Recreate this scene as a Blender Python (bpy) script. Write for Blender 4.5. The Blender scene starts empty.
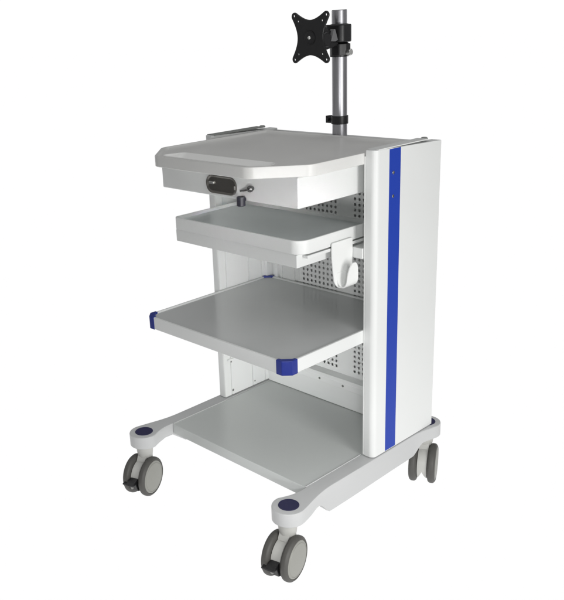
import bpy, bmesh, math
from mathutils import Vector, Matrix

S = bpy.context.scene
COL = S.collection
PI = math.pi

# ------------------------------------------------------------------ materials
def mat(name, col, rough=.5, metal=0., coat=0., spec=.5, noise=0., nscale=40., bump=0., bscale=900.):
    m = bpy.data.materials.new(name); m.use_nodes = True
    nt = m.node_tree; b = nt.nodes['Principled BSDF']
    b.inputs['Roughness'].default_value = rough
    b.inputs['Metallic'].default_value = metal
    b.inputs['Specular IOR Level'].default_value = spec
    b.inputs['Coat Weight'].default_value = coat
    b.inputs['Coat Roughness'].default_value = .12
    b.inputs['Base Color'].default_value = (*col, 1)
    tc = nt.nodes.new('ShaderNodeTexCoord')
    if noise:
        n = nt.nodes.new('ShaderNodeTexNoise'); n.inputs['Scale'].default_value = nscale
        n.inputs['Detail'].default_value = 5
        nt.links.new(tc.outputs['Object'], n.inputs['Vector'])
        mx = nt.nodes.new('ShaderNodeMix'); mx.data_type = 'RGBA'
        mx.inputs[6].default_value = (*[c*(1-noise) for c in col], 1)
        mx.inputs[7].default_value = (*[min(1, c*(1+noise)) for c in col], 1)
        nt.links.new(n.outputs['Fac'], mx.inputs[0])
        nt.links.new(mx.outputs[2], b.inputs['Base Color'])
        mr = nt.nodes.new('ShaderNodeMapRange')
        mr.inputs[3].default_value = rough*.85; mr.inputs[4].default_value = min(1, rough*1.2)
        nt.links.new(n.outputs['Fac'], mr.inputs[0]); nt.links.new(mr.outputs[0], b.inputs['Roughness'])
    if bump:
        n2 = nt.nodes.new('ShaderNodeTexNoise'); n2.inputs['Scale'].default_value = bscale
        n2.inputs['Detail'].default_value = 2
        nt.links.new(tc.outputs['Object'], n2.inputs['Vector'])
        bp = nt.nodes.new('ShaderNodeBump'); bp.inputs['Strength'].default_value = bump
        bp.inputs['Distance'].default_value = .0004
        nt.links.new(n2.outputs['Fac'], bp.inputs['Height']); nt.links.new(bp.outputs[0], b.inputs['Normal'])
    return m

M = dict(
    white=mat('white_powder_coat', (.74, .752, .744), .40, spec=.45, noise=.015, nscale=9, bump=.12),
    plastic=mat('white_moulded_plastic', (.80, .81, .80), .33, noise=.01, nscale=20),
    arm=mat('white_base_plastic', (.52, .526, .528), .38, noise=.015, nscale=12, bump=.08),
    toptray=mat('top_tray_plastic', (.68, .68, .665), .36, noise=.025, nscale=11, bump=.22),
    shelfmat=mat('grey_shelf_sheet', (.58, .592, .59), .12, spec=.5, noise=.03, nscale=7, bump=.05),
    keymat=mat('grey_tray_mat', (.68, .715, .715), .22, noise=.03, nscale=10, bump=.1),
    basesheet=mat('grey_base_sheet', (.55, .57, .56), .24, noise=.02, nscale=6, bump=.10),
    blue=mat('blue_stripe_vinyl', (.012, .046, .37), .46, spec=.3, noise=.04, nscale=15),
    bluecap=mat('blue_corner_plastic', (.014, .028, .23), .35, noise=.04, nscale=60),
    navy=mat('dark_blue_hub_plastic', (.011, .010, .058), .45, noise=.06, nscale=90),
    tyre=mat('dark_grey_rubber', (.075, .073, .067), .55, noise=.08, nscale=80, bump=.3),
    disc=mat('light_grey_wheel_plastic', (.275, .275, .25), .42, noise=.03, nscale=50),
    fork=mat('pale_grey_fork_plastic', (.50, .50, .475), .40, noise=.02, nscale=50),
    black=mat('black_plastic', (.010, .010, .011), .38, noise=.1, nscale=90),
    gloss=mat('glossy_dark_handle', (.17, .163, .15), .30, metal=.8, noise=.05, nscale=60),
    liner=mat('white_grip_plastic', (.86, .865, .85), .30, noise=.01, nscale=30),
    inner=mat('white_inner_enamel', (.86, .87, .86), .34, spec=.5, noise=.012, nscale=9, bump=.10),  # the panel white, lightened so the dim interior looks better lit
    barrel=mat('dark_lock_plastic', (.022, .021, .032), .4, noise=.06, nscale=90),
    chrome=mat('brushed_steel', (.40, .40, .42), .36, metal=1., noise=.05, nscale=30),
    dsteel=mat('dark_steel', (.16, .16, .16), .25, metal=1., noise=.05, nscale=60),
    screw=mat('screw_metal', (.30, .30, .29), .35, metal=1., noise=.08, nscale=200),
    bolt=mat('bright_bolt_metal', (.80, .80, .78), .3, metal=1., noise=.03, nscale=200),
    grey=mat('grey_bracket_plastic', (.16, .16, .165), .45, noise=.05, nscale=90),
    rubber=mat('grey_rubber_pad', (.24, .25, .24), .6, noise=.05, nscale=90),
)

# ------------------------------------------------------------------ helpers
def link(o, parent=None, label=None):
    COL.objects.link(o)
    if parent: o.parent = parent
    if label: o['label'] = label
    return o

def obj(name, bm, m, parent=None, bevel=0., seg=2, angle=30., label=None, loc=None, rotz=0., flat=False):
    bmesh.ops.remove_doubles(bm, verts=bm.verts, dist=1e-6)
    bmesh.ops.recalc_face_normals(bm, faces=bm.faces)
    if bevel:
        es = [e for e in bm.edges if len(e.link_faces) == 2 and e.calc_face_angle(0) > math.radians(angle)]
        bmesh.ops.bevel(bm, geom=es, offset=bevel, offset_type='OFFSET', segments=seg, profile=.5,
                        affect='EDGES', clamp_overlap=True)
    me = bpy.data.meshes.new(name); bm.to_mesh(me); bm.free()
    me.materials.append(m)
    for p in me.polygons: p.use_smooth = not flat
    me.set_sharp_from_angle(angle=math.radians(40))
    o = bpy.data.objects.new(name, me); link(o, parent, label)
    if flat: return o
    w = o.modifiers.new('normals', 'WEIGHTED_NORMAL'); w.keep_sharp = True; w.weight = 80
    if loc: o.location = loc
    o.rotation_euler.z = rotz
    return o

def B(): return bmesh.new()

def box(bm, x0, x1, y0, y1, z0, z1):
    v = [bm.verts.new((x, y, z)) for z in (z0, z1) for x, y in ((x0, y0), (x1, y0), (x1, y1), (x0, y1))]
    for f in ((3, 2, 1, 0), (4, 5, 6, 7), (0, 1, 5, 4), (1, 2, 6, 5), (2, 3, 7, 6), (3, 0, 4, 7)):
        bm.faces.new([v[i] for i in f])
    return bm

def prism(bm, pts, fa, fb):
    """pts: outline; fa/fb map an outline point to a 3-D point of the two ends"""
    a = [bm.verts.new(fa(*p)) for p in pts]; b = [bm.verts.new(fb(*p)) for p in pts]
    n = len(pts)
    for i in range(n):
        bm.faces.new((a[i], a[(i+1) % n], b[(i+1) % n], b[i]))
    bm.faces.new(a[::-1]); bm.faces.new(b)
    return bm

def lathe(bm, prof, n=40, mtx=None):
    """prof: list of (r, z) round local z"""
    mtx = mtx or Matrix()
    rings = []
    for r, z in prof:
        if r < 1e-6: rings.append([bm.verts.new(mtx @ Vector((0, 0, z)))])
        else: rings.append([bm.verts.new(mtx @ Vector((r*math.cos(2*PI*i/n), r*math.sin(2*PI*i/n), z))) for i in range(n)])
    for a, b in zip(rings, rings[1:]):
        for i in range(n):
            j = (i+1) % n
            if len(a) == 1 and len(b) == 1: continue
            if len(a) == 1: bm.faces.new((a[0], b[j], b[i]))
            elif len(b) == 1: bm.faces.new((a[i], a[j], b[0]))
            else: bm.faces.new((a[i], a[j], b[j], b[i]))
    for r in (rings[0], rings[-1]):
        if len(r) > 1:
            try: bm.faces.new(r)
            except ValueError: pass
    return bm

def axis_mtx(p, d):
    d = Vector(d).normalized()
    return Matrix.Translation(p) @ d.to_track_quat('Z', 'Y').to_matrix().to_4x4()

def rod(bm, p, q, r, n=20, round_=.0):
    L = (Vector(q)-Vector(p)).length
    c = min(round_, r*.6)
    prof = [(r-c, 0), (r, c), (r, L-c), (r-c, L)] if c else [(r, 0), (r, L)]
    return lathe(bm, prof, n, axis_mtx(p, Vector(q)-Vector(p)))

def roundpoly(pts, rad, n=6):
    """polygon with rounded corners; rad number or list"""
    out = []; N = len(pts)
    for i in range(N):
        r = rad[i] if isinstance(rad, (list, tuple)) else rad
        p = Vector(pts[i]); a = Vector(pts[i-1])-p; b = Vector(pts[(i+1) % N])-p
        if r <= 0: out.append(tuple(p)); continue
        la, lb = a.length, b.length; a.normalize(); b.normalize()
        half = math.acos(max(-1, min(1, a.dot(b))))/2
        t = min(r/math.tan(half), la*.49, lb*.49); rr = t*math.tan(half)
        c = p+(a+b).normalized()*(rr/math.sin(half))
        s = p+a*t-c; e = p+b*t-c
        a0 = math.atan2(s.y, s.x); a1 = math.atan2(e.y, e.x); d = (a1-a0+PI) % (2*PI)-PI
        for k in range(n+1):
            q = a0+d*k/n; out.append((c.x+rr*math.cos(q), c.y+rr*math.sin(q)))
    return out

def inset(pts, d):
    """offset a convex counter-clockwise outline inwards"""
    out = []; N = len(pts)
    for i in range(N):
        p = Vector(pts[i]); a = Vector(pts[i-1]); b = Vector(pts[(i+1) % N])
        e1 = (p-a).normalized(); e2 = (b-p).normalized()
        n1 = Vector((-e1.y, e1.x)); n2 = Vector((-e2.y, e2.x))
        m = n1+n2; m = m/max(.3, m.dot(m)/2) if m.length > 1e-6 else n1
        out.append((p.x+m.x*d, p.y+m.y*d))
    return out

def loop(bm, pts, z, zf=None):
    return [bm.verts.new((x, y, zf(x, y) if zf else z)) for x, y in pts]

def bridge(bm, a, b):
    n = len(a)
    for i in range(n): bm.faces.new((a[i], a[(i+1) % n], b[(i+1) % n], b[i]))

def fill(bm, *loops):
    es = []
    for l in loops:
        for i in range(len(l)):
            e = bm.edges.get((l[i], l[(i+1) % len(l)])) or bm.edges.new((l[i], l[(i+1) % len(l)]))
            es.append(e)
    return bmesh.ops.triangle_fill(bm, edges=es, use_beauty=True)

def tray(bm, pts, ztop, h, rim, depth, slope=.004, hole=None, under=True):
    """a shallow tray: outer wall, rolled rim, sloped inner wall, floor (optionally with a slot through it)"""
    e = .0018
    ob = loop(bm, inset(pts, .001), ztop-h); ob2 = loop(bm, pts, ztop-h+.001)
    o1 = loop(bm, pts, ztop-e); o2 = loop(bm, inset(pts, e*.3), ztop-e*.3); o3 = loop(bm, inset(pts, e), ztop)
    i1 = loop(bm, inset(pts, rim-.001), ztop); i2 = loop(bm, inset(pts, rim), ztop-.0006)
    i3 = loop(bm, inset(pts, rim+slope), ztop-depth)
    for a, b in ((ob, ob2), (ob2, o1), (o1, o2), (o2, o3), (o3, i1), (i1, i2), (i2, i3)): bridge(bm, a, b)
    if hole:
        hc = [(hole[i][0], hole[i][1]) for i in range(len(hole))]
        h0 = loop(bm, hc, ztop-depth); h1 = loop(bm, inset(hc, .0015), ztop-depth-.0015); yf = min(p[1] for p in hc); h2 = loop(bm, [(x*.985, yf+.0015+(y-yf)*.38) for x, y in hc], ztop-h)
        bridge(bm, h0, h1); bridge(bm, h1, h2)
        fill(bm, i3, h0); fill(bm, ob, h2)
    else:
        bm.faces.new(i3); bm.faces.new(ob)
    return i3

def screw(parent, p, d, r=.004, m=None, name='screw'):
    bm = B()
    lathe(bm, [(r, 0), (r, r*.25), (r*.75, r*.5), (r*.45, r*.52), (r*.4, r*.25), (0, r*.25)], 16, axis_mtx(p, d))
    return obj(name, bm, m or M['screw'], parent)

# ------------------------------------------------------------------ the trolley
cart = bpy.data.objects.new('equipment_trolley', None); link(cart)
cart.empty_display_size = .2
cart['label'] = 'white wheeled equipment trolley with blue side stripe, grey shelves and steel pole mount'
cart['category'] = 'trolley'

# --- base
ZB = .191
HX, HY0, HY1, HR = .263, -.283, .257, .039
def arm_outline():
    """plan of the right arm, counter-clockwise: front hub, outer edge, rear hub, inner edge"""
    xi, xo = .2405, .2795
    pts = []
    # front hub arc from inner side round the front to the outer side
    for k in range(25):
        a = math.radians(172+(372-172)*k/24)
        pts.append((HX+HR*math.cos(a), HY0+HR*math.sin(a)))
    # outer S-curve to the straight bar
    p0 = Vector(pts[-1]); p3 = Vector((xo, -.150)); t = Vector((-math.sin(math.radians(12)), math.cos(math.radians(12))))
    for k in range(1, 13):
        s = k/12; c1 = p0+t*.045; c2 = p3+Vector((0, -.050))
        q = p0*(1-s)**3+c1*3*s*(1-s)**2+c2*3*s*s*(1-s)+p3*s**3; pts.append((q.x, q.y))
    for k in range(1, 10): pts.append((xo, -.150+.320*k/10))
    p0 = Vector((xo, .170)); 
    e = math.radians(-12); HB, RB = HX-.006, .0375; pe = Vector((HB+RB*math.cos(e), HY1+RB*math.sin(e)))
    for k in range(0, 12):
        s = k/12; c1 = p0+Vector((0, .025)); c2 = pe-Vector((-math.sin(e), math.cos(e)))*.025
        q = p0*(1-s)**3+c1*3*s*(1-s)**2+c2*3*s*s*(1-s)+pe*s**3; pts.append((q.x, q.y))
    for k in range(25):
        a = math.radians(-12+200*k/24)
        pts.append((HB+RB*math.cos(a), HY1+RB*math.sin(a)))
    p0 = Vector(pts[-1]); p3 = Vector((xi, .19))
    for k in range(1, 9):
        s = k/8; q = p0.lerp(p3, s); pts.append((q.x+.006*math.sin(PI*s), q.y))
    for k in range(1, 10): pts.append((xi, .19-.388*k/10))
    # inner concave curve back to the front hub
    p0 = Vector((xi, -.198)); p3 = Vector(pts[0])
    pts.append(tuple(p0))
    for k in range(1, 10):
        s = k/10; q = p0.lerp(p3, s); pts.append((q.x+.007*math.sin(PI*s), q.y))
    return pts
def arm_bottom(y):
    def sm(a, b, t): t = max(0, min(1, (t-a)/(b-a))); return t*t*(3-2*t)
    z = .157
    z += .004*sm(-.245, -.215, y)*(1-sm(-.215, -.150, y))
    z -= .0330*sm(-.205, -.160, y)
    z += .0050*sm(-.15, .16, y)+.0280*sm(.165, .210, y)
    return z
arms = []
for s in (1, -1):
    pts = arm_outline()
    if s < 0: pts = [(-x, y) for x, y in pts][::-1]
    bm = B()
    def ins(p, d): return inset(p, d)
    e = .0025
    l0 = loop(bm, ins(pts, .001), 0, lambda x, y: arm_bottom(y)); l1 = loop(bm, pts, 0, lambda x, y: arm_bottom(y)+.001)
    l2 = loop(bm, pts, ZB-e); l3 = loop(bm, ins(pts, e*.3), ZB-e*.3); l4 = loop(bm, ins(pts, e), ZB)
    for a, b in ((l0, l1), (l1, l2), (l2, l3), (l3, l4)): bridge(bm, a, b)
    fill(bm, l4); fill(bm, l0)
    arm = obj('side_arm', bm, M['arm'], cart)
    arms.append(arm)
    for y in (HY0, HY1):
        bm = B()
        lathe(bm, [(.0238, ZB-.001), (.0238, ZB+.0006), (.0230, ZB+.0012), (.0222, ZB+.0007), (.0200, ZB+.0006), (.0, ZB+.0014)], 48, Matrix.Translation((s*(HX if y < 0 else HX-.006), y, 0)))
        obj('hub_cap', bm, M['navy'], arm)

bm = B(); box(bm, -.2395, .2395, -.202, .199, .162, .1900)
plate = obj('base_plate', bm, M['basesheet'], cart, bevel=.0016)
for s in (1, -1):
    bm = B(); rod(bm, (s*.2400, -.200, .1905), (s*.2400, .0005, .1905), .0016, 10)
    obj('edge_bead', bm, M['arm'], plate)

# --- side panels
PZ0, PZ1 = .1932, .9375
for s in (1, -1):
    pl = roundpoly([(.2500, .0012), (.278, .0012), (.278, .2512), (.2500, .2512)], [.002, .0165, .003, .002], 7)
    pl = [(s*x, y) for x, y in pl]
    bm = B()
    prism(bm, pl, lambda x, y: (x, y, PZ0), lambda x, y: (x, y, PZ1-.008*max(0, (y-.2)/.051)))
    panel = obj('side_panel', bm, M['white'], cart, bevel=.0012, angle=50)
    # inner lining plates with open seams between them
    for y0, y1 in ((.0016, .0255), (.0285, .1115), (.1145, .1635), (.1665, .1990)):
        bm = B(); box(bm, min(s*.2462, s*.2503), max(s*.2462, s*.2503), y0, y1, PZ0+.001, PZ1-.014)
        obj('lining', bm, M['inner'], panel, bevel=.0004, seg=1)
    # top cap strip
    bm = B(); box(bm, min(s*.2480, s*.2770), max(s*.2480, s*.2770), .012, .196, PZ1-.001, PZ1+.0016)
    obj('top_cap', bm, M['rubber'] if s < 0 else M['white'], panel, bevel=.0008)
    bm = B(); lathe(bm, [(.0085, 0), (.0085, .003), (.006, .0052), (0, .0058)], 24, Matrix.Translation((s*.262, .203, PZ1-.002)))
    obj('rubber_stop', bm, M['rubber'], panel)
    # blue stripe on the outside
    bm = B(); box(bm, min(s*.2770, s*.2786), max(s*.2770, s*.2786), .0492, .0906, PZ0+.002, PZ1-.003)
    stripe = obj('stripe', bm, M['blue'], panel, bevel=.0004, seg=1)
    for z in (.8818, .8291):
        screw(stripe, (s*.2785, .0632, z), (s, 0, 0), .0038, M['screw'])
    # small fixings inside the panel foot
    for y, z, r in ((.0315, .208, .0034), (.1205, .2066, .0024), (.0290, .2970, .0026)):
        screw(panel, (s*.2462, y, z), (-s, 0, 0), r)
    bm = B(); box(bm, min(s*.2395, s*.2463), max(s*.2395, s*.2463), .012, .046, .3040, .3085)
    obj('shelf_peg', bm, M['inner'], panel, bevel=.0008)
    # telescopic uprights at the back of the lining
    bm = B(); box(bm, min(s*.236, s*.2462), max(s*.236, s*.2462), .176, .198, .26, .905)
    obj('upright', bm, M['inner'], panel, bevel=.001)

# --- back: perforated sheet, lower sheet, rail, closed cover
def perforated(bm, x0, x1, z0, z1, fields, pitch, hole, y, t):
    def quad(a, b, c, d): bm.faces.new([bm.verts.new(p) for p in (a, b, c, d)])
    def face(xa, xb, za, zb):
        if xb-xa < 1e-5 or zb-za < 1e-5: return
        zs = sorted({za, zb, *[z for z in cuts if za < z < zb]}); nx = max(1, round((xb-xa)/pitch))
        for p, q in zip(zs, zs[1:]):
            for i in range(nx):
                l, r_ = xa+(xb-xa)*i/nx, xa+(xb-xa)*(i+1)/nx
                quad((l, y, p), (r_, y, p), (r_, y, q), (l, y, q))
    cuts = [fields[0][2]+j*pitch for j in range(fields[0][3]+1)]
    cur = x0
    for fx0, nc, fz0, nr in fields:
        fx1 = fx0+nc*pitch; fz1 = fz0+nr*pitch
        face(cur, fx0, z0, z1); face(fx0, fx1, z0, fz0); face(fx0, fx1, fz1, z1); cur = fx1
        for i in range(nc):
            for j in range(nr):
                xa, za = fx0+i*pitch, fz0+j*pitch; xb, zb = xa+pitch, za+pitch
                g = (pitch-hole)/2; c = hole*.22
                xi0, xi1, zi0, zi1 = xa+g, xb-g, za+g, zb-g
                inn = [(xi0+c, zi0), (xi1-c, zi0), (xi1, zi0+c), (xi1, zi1-c), (xi1-c, zi1), (xi0+c, zi1), (xi0, zi1-c), (xi0, zi0+c)]
                vf = [bm.verts.new((px, y, pz)) for px, pz in inn]; vb = [bm.verts.new((px, y+t, pz)) for px, pz in inn]
                o = [bm.verts.new((px, y, pz)) for px, pz in ((xa, za), (xb, za), (xb, zb), (xa, zb))]
                for k in range(4):
                    bm.faces.new((o[k], o[(k+1) % 4], vf[(2*k+1) % 8], vf[(2*k) % 8]))
                    bm.faces.new((o[(k+1) % 4], vf[(2*k+2) % 8], vf[(2*k+1) % 8]))
                for k in range(8): bm.faces.new((vf[k], vf[(k+1) % 8], vb[(k+1) % 8], vb[k]))
    face(cur, x1, z0, z1)
bm = B()
perforated(bm, -.2498, .2498, .252, .905, [(-.1235, 9, .290, 38), (.0560, 13, .290, 38)], .01445, .0074, .2000, .0014)
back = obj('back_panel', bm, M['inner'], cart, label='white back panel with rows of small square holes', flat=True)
bm = B(); box(bm, -.1330, -.1313, .1970, .1996, .27, .905); box(bm, -.2200, -.2080, .190, .1996, .27, .905)
box(bm, -.1985, -.1925, .192, .1996, .27, .905)
obj('channel', bm, M['inner'], back, bevel=.0006)
bm = B(); box(bm, -.190, -.146, .1925, .1996, .505, .590)
obj('cover_plate', bm, M['plastic'], back, bevel=.002)
bm = B(); box(bm, -.2458, .2458, .1780, .1995, .1915, .252)
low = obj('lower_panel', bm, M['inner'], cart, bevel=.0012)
bm = B()
prism(bm, [(.1995, .2530), (.1650, .2530), (.1640, .2560), (.1640, .2700), (.1700, .2790), (.1995, .2790)],
      lambda y, z: (-.2440, y, z), lambda y, z: (.2440, y, z))
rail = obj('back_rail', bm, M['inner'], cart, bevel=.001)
for x in (-.195, -.0315, .0515, .16):
    screw(rail, (x, .1641, .2632), (0, -1, 0), .0036)
bm = B()
box(bm, -.2495, .2495, .2470, .2500, .196, .925)
box(bm, -.2495, .2495, .2005, .2470, .921, .925)
box(bm, -.2495, .2495, .2005, .2470, .1915, .1955)
obj('back_cover', bm, M['white'], cart, bevel=.0008)

# --- top tray with a grip slot
TW, TF, TBK, TAX, TAY = .2458, -.2645, .2020, .0931, .0967
tp = roundpoly([(-TW+TAX, TF), (TW-TAX, TF), (TW, TF+TAY), (TW, TBK), (-TW, TBK), (-TW, TF+TAY)], [.036, .036, .036, .006, .006, .036], 10)
slot = roundpoly([(-.166, -.2250), (-.150, -.2330), (.150, -.2330), (.166, -.2250), (.150, -.1760), (-.150, -.1760)], [.008, .014, .014, .008, .018, .018], 6)
bm = B(); tray(bm, tp, .9305, .0248, .0085, .0045, .0050, hole=slot)
top = obj('top_tray', bm, M['toptray'], cart)
zt = .9305-.0050; yf = min(p[1] for p in slot)
g0 = inset(slot, -.0030); g1 = inset(slot, -.0010); g2 = inset(slot, .0026)
bm = B()
r0, r1, r2 = loop(bm, g0, zt+.0002), loop(bm, g0, zt+.0010), loop(bm, g1, zt+.0014)
r3 = loop(bm, g2, zt-.0008); r4 = loop(bm, [(x*.982, yf+.0030+(y-yf)*.36) for x, y in g2], .9305-.0246)
for a, b in ((r0, r1), (r1, r2), (r2, r3), (r3, r4)): bridge(bm, a, b)
obj('grip_liner', bm, M['liner'], top)

# --- drawer
bm = B(); box(bm, -.2240, .2240, -.1885, .1900, .8378, .9046)
drawer = obj('drawer', bm, M['white'], cart, bevel=.0030, seg=3)
ov = roundpoly([(-.0594, .8445), (.0404, .8445), (.0404, .8860), (-.0594, .8860)], .0195, 10)
bm = B()
o0 = [bm.verts.new((x, -.1880, z)) for x, z in ov]; o1 = [bm.verts.new((x, -.1912, z)) for x, z in ov]
o2 = [bm.verts.new((x, -.1920, z)) for x, z in inset(ov, .0012)]; o3 = [bm.verts.new((x, -.1915, z)) for x, z in inset(ov, .0026)]
o4 = [bm.verts.new((x, -.1890, z)) for x, z in inset(ov, .0052)]
for a, b in ((o0, o1), (o1, o2), (o2, o3), (o3, o4)): bridge(bm, a, b)
bm.faces.new(o4)
hp = obj('handle_plate', bm, M['gloss'], drawer, label='dark glossy oval pull plate')
bm = B(); box(bm, -.0490, -.0335, -.1925, -.1885, .8655, .8715)  # the plate's two highlights modelled as bright metal bits
obj('thumb_tab', bm, M['bolt'], hp, bevel=.001)
bm = B(); box(bm, .0345, .0385, -.1930, -.1885, .8590, .8680)
obj('thumb_tab', bm, M['bolt'], hp, bevel=.001)
# latch lever with ball end
bm = B(); rod(bm, (.0555, -.1925, .8590), (.0860, -.1985, .8665), .0022, 14, .001)
lat = obj('latch_lever', bm, M['dsteel'], drawer)
bm = B(); lathe(bm, [(0, -.0075), (.0042, -.0062), (.0070, -.003), (.0076, 0), (.0070, .003), (.0042, .0062), (0, .0075)], 24, axis_mtx((.0910, -.1970, .8685), (.2, -1, .1)))
rod(bm, (.0910, -.1880, .8685), (.0910, -.1950, .8685), .0045, 16)
obj('knob', bm, M['dsteel'], lat)
# lock barrel below the drawer edge
bm = B(); lathe(bm, [(.0085, .8280), (.0098, .8292), (.0098, .8470), (.0088, .8490), (.0062, .8494), (.0058, .8482), (0, .8482)], 28, Matrix.Translation((.0640, -.2000, 0)))
rod(bm, (.0640, -.2000, .8420), (.0640, -.1870, .8420), .005, 16)
obj('lock_barrel', bm, M['barrel'], drawer)

# --- keyboard tray on slides
kp = roundpoly([(-.2125, -.1715), (.2125, -.1715), (.2125, .0720), (-.2125, .0720)], [.0125, .030, .020, .016], 8)
bm = B(); tray(bm, kp, .7620, .0312, .0050, .0075, .0040)
kt = obj('keyboard_tray', bm, M['white'], cart)
kin = inset(kp, .0096)
bm = B(); prism(bm, kin, lambda x, y: (x, y, .7538), lambda x, y: (x, y, .7552))
obj('tray_mat', bm, M['keymat'], kt, bevel=.0004, seg=1)
bm = B(); box(bm, -.2105, .1970, -.1680, .0700, .7000, .7300)
obj('tray_frame', bm, M['white'], kt, bevel=.0015)
for s in (1, -1):
    x0, x1 = (.1985, .2380)
    bm = B(); box(bm, min(s*.200, s*.2335), max(s*.200, s*.2128), -.150, .160, .7205, .7275)
    box(bm, min(s*.2140, s*.2445), max(s*.2140, s*.2445), -.0020, .190, .6920, .7165)
    if s > 0: obj('slide_rail', bm, M['white'], kt, bevel=.001)
    else:
        bm.free(); bm = B(); box(bm, -.2445, -.2155, .0040, .190, .7050, .7270)
        obj('slide_rail', bm, M['white'], kt, bevel=.001)
# cable hook hanging at the right of the tray: plate, cradle and upturned lip
def hook():
    bm = B()
    # face plate (in the y-z plane), with a notch sweeping down to the cradle
    out = [(-.0750, .7400), (-.0040, .7400)]
    out += [(-.0030, .7100), (-.0045, .6850)]
    for k in range(0, 13):
        a = math.radians(0-180*k/12); out.append((-.0375+.0325*math.cos(a), .6600+.0320*math.sin(a)))
    out += [(-.0735, .685), (-.0755, .705)]
    out = roundpoly(out, [.004, .004]+[0]*(len(out)-2), 4)
    prism(bm, out, lambda y, z: (.2150, y, z), lambda y, z: (.2190, y, z))
    return bm
hk = obj('cable_hook', hook(), M['plastic'], kt, bevel=.0012, angle=50)
def sweep(prof, yfun, thick):
    """a curled strip: prof is a list of (x, z) centre points; yfun gives the (y0, y1) span at each"""
    bm = B(); n = len(prof); secs = []
    for i, (x, z) in enumerate(prof):
        a = Vector(prof[max(0, i-1)]); b = Vector(prof[min(n-1, i+1)]); t = (b-a).normalized(); nn = Vector((-t.y, t.x))*thick/2
        y0, y1 = yfun(i/(n-1))
        secs.append([bm.verts.new(p) for p in ((x+nn.x, y0, z+nn.y), (x+nn.x, y1, z+nn.y), (x-nn.x, y1, z-nn.y), (x-nn.x, y0, z-nn.y))])
    for a, b in zip(secs, secs[1:]): bridge(bm, a, b)
    bm.faces.new(secs[0]); bm.faces.new(secs[-1])
    return bm
prof = [(.2185, .668)]+[(.2305-.0120*math.cos(math.radians(a)), .6560-.0210*math.sin(math.radians(a))) for a in range(0, 181, 15)]+[(.2428, .662), (.2434, .668), (.2440, .674), (.2448, .680), (.2456, .685), (.2463, .689), (.2468, .692)]
obj('cradle', sweep(prof, lambda t: (-.0600+.010*t+.012*max(0, (t-.62)/.38)**2.5, -.0120-.004*t-.013*max(0, (t-.62)/.38)**2.5), .0032), M['plastic'], hk, bevel=.0010)
bm = B(); box(bm, .2128, .2162, -.072, -.008, .7345, .7400)
obj('hook_clip', bm, M['plastic'], hk, bevel=.0015)

# --- middle shelf with blue corner caps
SW, SF, SB, SZ, SH = .2455, -.2577, .1900, .5190, .0318
sp = [(-SW+.020, SF), (SW-.020, SF), (SW, SF+.020), (SW, SB-.015), (SW-.015, SB), (-SW+.015, SB), (-SW, SB-.015), (-SW, SF+.020)]
bm = B(); tray(bm, sp, SZ, SH, .0060, .0040, .0030)
shelf = obj('shelf', bm, M['white'], cart)
ip = roundpoly(inset([(-SW, SF), (SW, SF), (SW, SB), (-SW, SB)], .0094), [.030, .030, .016, .016], 8)
bm = B(); prism(bm, ip, lambda x, y: (x, y, SZ-.0044), lambda x, y: (x, y, SZ-.0030))
obj('shelf_sheet', bm, M['shelfmat'], shelf, bevel=.0004, seg=1)
for sx in (1, -1):
    for sy, ye in ((-1, SF), (1, SB)):
        w, c = (.034, .0165) if sy < 0 else (.026, .012)
        d = .0012; X = SW+d; 
        def P(u, v): return (sx*(X-u), (ye+sy*d)-sy*v)
        outl = [P(0, w), P(0, c), P(c, 0), P(w, 0), P(w, .0095), P(c+.010, .0105), P(.0105, c+.010), P(.0095, w)]
        bm = B(); prism(bm, outl, lambda x, y: (x, y, SZ-SH-.0012), lambda x, y: (x, y, SZ+.0012))
        obj('corner_cap', bm, M['bluecap'] if sy < 0 else M['bluecap'], shelf, bevel=.0016, seg=3)

# --- pole with collar, clamp and square mounting plate
PX, PY, PR = -.0050, .2235, .0188
bm = B(); lathe(bm, [(PR-.001, .9245), (PR, .9255), (PR, 1.2270), (PR-.0015, 1.2288), (PR-.0030, 1.2282), (PR-.0034, 1.2180), (0, 1.2180)], 48, Matrix.Translation((PX, PY, 0)))
pole = obj('mount_pole', bm, M['chrome'], cart)
def at(x, y, z): return (PX+x, PY+y, z)
bm = B(); lathe(bm, [(PR, .9555), (PR+.0028, .9560), (PR+.0028, .9760), (PR, .9765)], 40, Matrix.Translation((PX, PY, 0)))
box(bm, PX-.0390, PX-.0150, PY-.0090, PY+.0090, .9570, .9750)
rod(bm, at(-.029, -.015, .966), at(-.029, .013, .966), .0035, 14)
obj('collar', bm, M['black'], pole, bevel=.0008)
bm = B()
lathe(bm, [(PR, 1.1545), (.0245, 1.1550), (.0268, 1.1620), (.0272, 1.1850), (.0258, 1.1945), (PR, 1.1965)], 40, Matrix.Translation((PX, PY, 0)))
prism(bm, roundpoly([(-.0265, -.036), (.0320, -.030), (.0345, .014), (-.0200, .020)], .017, 8), lambda x, y: at(x, y, 1.1540), lambda x, y: at(x, y, 1.1952))
clamp = obj('clamp', bm, M['black'], pole, bevel=.0030, seg=3)
bm = B(); lathe(bm, [(PR, 1.1190), (.0238, 1.1195), (.0238, 1.1500), (PR, 1.1540)], 40, Matrix.Translation((PX, PY, 0)))
prism(bm, roundpoly([(-.010, -.029), (.020, -.026), (.0300, -.008), (.030, .012), (-.010, .012)], .011, 6), lambda x, y: at(x, y, 1.1235), lambda x, y: at(x, y, 1.1500))
obj('lower_ring', bm, M['black'], pole, bevel=.0012)
bm = B(); lathe(bm, [(.0060, 0), (.0080, .001), (.0080, .010), (.0065, .012), (0, .012)], 20, axis_mtx(at(.0290, -.004, 1.1300), (1, -.1, 0)))
obj('clamp_bolt', bm, M['bolt'], pole)
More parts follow.
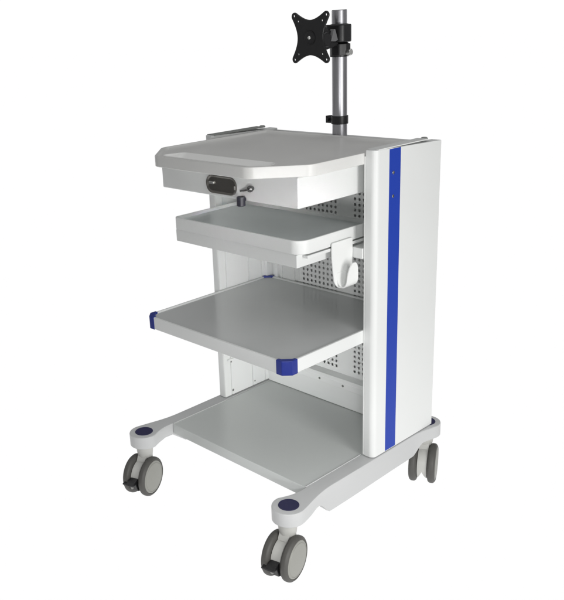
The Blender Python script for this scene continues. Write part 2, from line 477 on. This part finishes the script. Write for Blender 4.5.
# tilt arm between clamp and plate
VX, VY, VZ = -.0015, .1120, 1.1690
bm = B()
prism(bm, [(VY+.012, 1.139), (VY+.050, 1.139), (PY-.022, 1.1480), (PY-.022, 1.1800), (VY+.056, 1.1830), (VY+.030, 1.2020), (VY+.012, 1.1960)],
      lambda y, z: (PX-.0145, y, z), lambda y, z: (PX+.0145, y, z))
rod(bm, (PX-.021, VY+.042, 1.1620), (PX+.021, VY+.042, 1.1620), .0180, 28, .003)
armo = obj('tilt_arm', bm, M['black'], pole, bevel=.0016)
bm = B()
prism(bm, [(PY-.058, 1.1580), (PY-.047, 1.1850), (PY-.042, 1.1850), (PY-.032, 1.1600), (PY-.040, 1.1570)], lambda y, z: (PX+.0100, y, z), lambda y, z: (PX+.0225, y, z))
obj('hinge_cheek', bm, M['grey'], pole, bevel=.0012)
# mounting plate: four rounded lugs, concave sides, real bolt holes
cr, cd, mid = .0092, .0490, .0365
outl = []
for q in range(4):
    c = Vector((cd, cd)); ang = math.radians(90*q)
    R = Matrix.Rotation(ang, 2)
    pp = []
    for k in range(11):
        a = math.radians(-32+(154)*k/10); pp.append(c+Vector((cr*math.cos(a), cr*math.sin(a))))
    p0 = pp[-1].copy(); p1 = Vector((-p0.x, p0.y))
    t0 = Vector((math.cos(math.radians(212)), math.sin(math.radians(212))))
    t1 = Vector((-t0.x, t0.y))
    for k in range(1, 16):
        s = k/16
        c1 = p0+t0*.042; c2 = p1+t1*.042
        pp.append(p0*(1-s)**3+c1*3*s*(1-s)**2+c2*3*s*s*(1-s)+p1*s**3)
    outl += [tuple(R @ v) for v in pp]
holes = []
for sx in (1, -1):
    for sz in (1, -1):
        for d, r in ((.0500, .0030), (.0375, .0026)):
            holes.append([(sx*d+r*math.cos(2*PI*k/12), sz*d+r*math.sin(2*PI*k/12)) for k in range(12)])
bm = B()
def vp(pts, y): return [bm.verts.new((VX+x, y, VZ+z)) for x, z in pts]
f0, f1, f2 = vp(inset(outl, .0010), VY-.0018), vp(outl, VY-.0008), vp(outl, VY+.0022)
bridge(bm, f0, f1); bridge(bm, f1, f2)
hf, hb = [vp(h, VY-.0018) for h in holes], [vp(h, VY+.0022) for h in holes]
for a, b in zip(hf, hb): bridge(bm, a, b)
fill(bm, f0, *hf); fill(bm, f2, *hb)
vplate = obj('mounting_plate', bm, M['black'], pole, label='black four-armed screen mounting plate')
bm = B(); lathe(bm, [(.0200, 0), (.0200, .012), (.0170, .0145), (0, .0145)], 32, axis_mtx((VX, VY+.002, VZ), (0, 1, 0)))
obj('swivel_boss', bm, M['black'], vplate)
bm = B(); lathe(bm, [(.0165, 0), (.0165, .0015), (.0150, .0022), (.0060, .0022)], 32, axis_mtx((VX, VY-.0016, VZ), (0, -1, 0)))
obj('boss_ring', bm, M['black'], vplate)
bm = B(); lathe(bm, [(.0042, 0), (.0042, .002), (.0030, .0034), (0, .0036)], 20, axis_mtx((VX, VY-.0030, VZ), (0, -1, 0)))
obj('screw', bm, M['bolt'], vplate)

# --- twin-wheel casters
WR, WT, WX, TR = .0530, .0205, .0240, .0185
def caster_parts():
    bm = B()   # stem and fork body between the wheels
    lathe(bm, [(.0160, .0960), (.0185, .1010), (.0205, .1080), (.0218, .1200), (.0222, .1440), (.0222, .1475)], 36)
    prof = [(.0165, .1100), (-.0165, .1100)]+[(-TR+.042*math.cos(math.radians(a)), WR+.042*math.sin(math.radians(a))) for a in range(100, 391, 10)]
    for s in (1, -1):      # two cheeks whose lower edges form a notch
        h = B(); prism(h, prof, lambda y, z: (0, y, z), lambda y, z: (s*.0125, y, z))
        bmesh.ops.bisect_plane(h, geom=h.verts[:]+h.edges[:]+h.faces[:], plane_co=(0, 0, .044), plane_no=(-s*.030, 0, -.0125), clear_outer=True)
        bmesh.ops.holes_fill(h, edges=[e for e in h.edges if e.is_boundary])
        tmp = bpy.data.meshes.new('cheek'); h.to_mesh(tmp); h.free(); bm.from_mesh(tmp); bpy.data.meshes.remove(tmp)
    fork = obj('caster', bm, M['fork'], None, bevel=.0012, angle=40)
    for s in (1, -1):
        R = Matrix.Translation((s*WX, -TR, WR)) @ Matrix.Rotation(s*PI/2, 4, 'Y')
        bm = B(); h = WT/2
        lathe(bm, [(.030, -h), (.044, -h), (.0495, -h+.0018), (.0522, -h+.0050), (WR, -.0028), (WR, .0028), (.0522, h-.0048), (.0495, h-.0018), (.0458, h), (.0448, h-.0008), (.0442, h-.003), (.030, h-.003)], 64, R)
        obj('tyre', bm, M['tyre'], fork)
        bm = B()
        lathe(bm, [(.0443, -h+.0004), (.0443, h-.0016), (.0434, h-.0006), (.0400, h+.0002), (.0396, h-.0004), (.0388, h-.0003), (.0380, h+.0006), (.020, h+.0022), (0, h+.0026)], 64, R)
        obj('wheel_disc', bm, M['disc'], fork)
    bm = B()
    prism(bm, [(-TR-.038, .0640), (-TR-.060, .0610), (-TR-.069, .0590), (-TR-.069, .0535), (-TR-.055, .0520), (-TR-.047, .0300), (-TR-.034, .0240)], lambda y, z: (-.0115, y, z), lambda y, z: (.0115, y, z))
    box(bm, -.0210, .0120, -TR-.069, -TR-.057, .0545, .0595)
    obj('brake_pedal', bm, M['black'], fork, bevel=.0016)
    bm = B(); lathe(bm, [(.0045, 0), (.0045, .002), (.0032, .003), (0, .003)], 16, axis_mtx((-.003, -TR-.0500, .0400), (0, -1, .2)))
    obj('brake_pin', bm, M['screw'], fork)
    return fork
proto = caster_parts()
ZF = .0170      # the floor's level under the wheels
spots = [(-HX-.002, HY0-.001, 20), (HX-.003, HY0-.002, 14), (HX-.016, HY1+.013, 27), (-HX+.006, HY1, 10)]
for i, (x, y, a) in enumerate(spots):
    if i == 0: c = proto
    else:
        c = proto.copy(); COL.objects.link(c)
        for ch in list(proto.children):
            if y > 0 and ch.name.startswith('brake'): continue
            d = ch.copy(); COL.objects.link(d); d.parent = c
    c.parent = cart; c.location = (x, y, ZF); c.rotation_euler.z = math.radians(a)

# ------------------------------------------------------------------ floor: translucent sheet added to glow from the bright lower world
def line_cross(p, d, q, e):
    k = ((q[0]-p[0])*e[1]-(q[1]-p[1])*e[0])/(d[0]*e[1]-d[1]*e[0]); return (p[0]+d[0]*k, p[1]+d[1]*k)
MF, ML, MRT = .36, .34, .40
pf, df = (.29+.69*MF, -.365-.725*MF), (.725, .69)
pL, dL = (-.81-.48*ML, -.44-.88*ML), (-.998, .05)
pR, dR = (.44+.90*MRT, .68+.43*MRT), (.02, 1.0)
far = 60
sheet = roundpoly([pL, line_cross(pf, df, pL, (-.88, .48)), line_cross(pf, df, pR, (-.43, .90)), pR, (pR[0]+dR[0]*far, pR[1]+dR[1]*far), (pL[0]+dL[0]*far, pL[1]+dL[1]*far)], [.3, .25, .25, .3, 0, 0], 8)
bm = B(); bm.faces.new(loop(bm, sheet, ZF))
fm = bpy.data.materials.new('translucent_white_sheet'); fm.use_nodes = True
nt = fm.node_tree; nt.nodes.clear()
out = nt.nodes.new('ShaderNodeOutputMaterial'); tr = nt.nodes.new('ShaderNodeBsdfTranslucent'); tr.inputs[0].default_value = (.96, .96, .96, 1)
nt.links.new(tr.outputs[0], out.inputs[0])
me = bpy.data.meshes.new('floor'); bm.to_mesh(me); bm.free(); me.materials.append(fm)
fl = bpy.data.objects.new('floor', me); COL.objects.link(fl); fl['kind'] = 'structure'
nl = Vector((-.05, -1.0)); nr = Vector((1.0, -.02))
n_front = len(sheet)-2
edge = [sheet[-1]]+sheet[:n_front]+[sheet[-2]]
bm = B(); fill(bm, loop(bm, edge+[(sheet[-2][0]+30*nr.x, sheet[-2][1]+30*nr.y), (60, -40), (sheet[-1][0]+30*nl.x, sheet[-1][1]+30*nl.y)], ZF-.002))
sf = obj('ground', bm, mat('grey_concrete', (.12, .12, .12), .7, noise=.15, nscale=3, bump=.3, bscale=60), None, flat=True); sf['kind'] = 'structure'  # unseen dark surround, added to block light from below the sheet

# ------------------------------------------------------------------ surroundings and light
w = bpy.data.worlds.new('World'); S.world = w; w.use_nodes = True
nt = w.node_tree; bg = nt.nodes['Background']
tc = nt.nodes.new('ShaderNodeTexCoord'); sx = nt.nodes.new('ShaderNodeSeparateXYZ'); nt.links.new(tc.outputs['Generated'], sx.inputs[0])
rm = nt.nodes.new('ShaderNodeValToRGB'); r = rm.color_ramp
mp = nt.nodes.new('ShaderNodeMapRange'); mp.inputs[1].default_value = -1; mp.inputs[2].default_value = 1
nt.links.new(sx.outputs['Z'], mp.inputs[0]); nt.links.new(mp.outputs[0], rm.inputs[0])
LOW = 1.045
def g(v): return (v, v, v, 1)
def zp(z): return (z+1)/2
r.elements[0].position = .0; r.elements[0].color = g(1.0)
r.elements[1].position = 1.0; r.elements[1].color = g(.78)
for z, v in ((.050, 1.0), (.09, .06), (.50, .06), (.80, .78)):
    e = r.elements.new(zp(z)); e.color = g(v)
nt.links.new(rm.outputs[0], bg.inputs[0]); bg.inputs[1].default_value = LOW

def area(name, loc, target, size, power, col=(1, 1, 1)):
    l = bpy.data.lights.new(name, 'AREA'); l.shape = 'RECTANGLE'; l.size, l.size_y = size; l.energy = power; l.color = col
    o = bpy.data.objects.new(name, l); COL.objects.link(o); o.location = loc
    o.rotation_euler = (Vector(target)-Vector(loc)).to_track_quat('-Z', 'Y').to_euler()
    return o
area('key_lamp', (1.85, -.38, .80), (0, .04, .55), (.60, .95), 17.6, (1, .995, .98))
area('fill_lamp', (1.12, -1.05, .68), (0, .05, .50), (.25, .15), 5.9, (1, 1, 1))  # unseen lamp, added to lift the interior and front faces
def strip(name, loc, target, size, power, spread):  # unseen narrow-beam lamps, added to brighten the shelf bays and tray mat
    o = area(name, loc, target, size, power); o.data.spread = math.radians(spread)
strip('low_strip_lamp', (.90, -1.00, .335), (-.05, .05, .300), (.24, .10), .10, 16)
strip('high_strip_lamp', (1.45, -.95, 1.10), (-.09, -.02, .775), (.26, .03), .042, 8)
strip('mid_strip_lamp', (.84, -1.02, .62), (-.18, .06, .600), (.14, .04), .030, 12)

# ------------------------------------------------------------------ camera (solved from the photograph's own geometry)
yaw, pitch, roll, f = .8376, .3302, -.0519, 827.04
fw = Vector((-math.sin(yaw)*math.cos(pitch), math.cos(yaw)*math.cos(pitch), -math.sin(pitch)))
rt = Vector((math.cos(yaw), math.sin(yaw), 0)); up = rt.cross(fw)
r2 = rt*math.cos(roll)+up*math.sin(roll); u2 = -rt*math.sin(roll)+up*math.cos(roll)
cam = bpy.data.cameras.new('camera'); co = bpy.data.objects.new('camera', cam); COL.objects.link(co)
mw = Matrix.Identity(4)
for i in range(3): mw[i][0], mw[i][1], mw[i][2] = r2[i], u2[i], -fw[i]
mw[0][3], mw[1][3], mw[2][3] = 1.3688, -1.4414, 1.2117
co.matrix_world = mw
cam.sensor_fit = 'VERTICAL'; cam.sensor_height = 24; cam.lens = f/600*24
cam.shift_x = (282-224.17)/600; cam.shift_y = (306.96-300)/600
cam.clip_start = .05; cam.clip_end = 500
S.camera = co

S.view_settings.view_transform = 'Standard'; S.view_settings.look = 'None'; S.view_settings.gamma = 1; S.view_settings.exposure = 0
S.cycles.use_denoising = True
S.cycles.denoiser = 'OPENIMAGEDENOISE'
S.cycles.max_bounces = 8
S.cycles.diffuse_bounces = 6
S.render.film_transparent = False
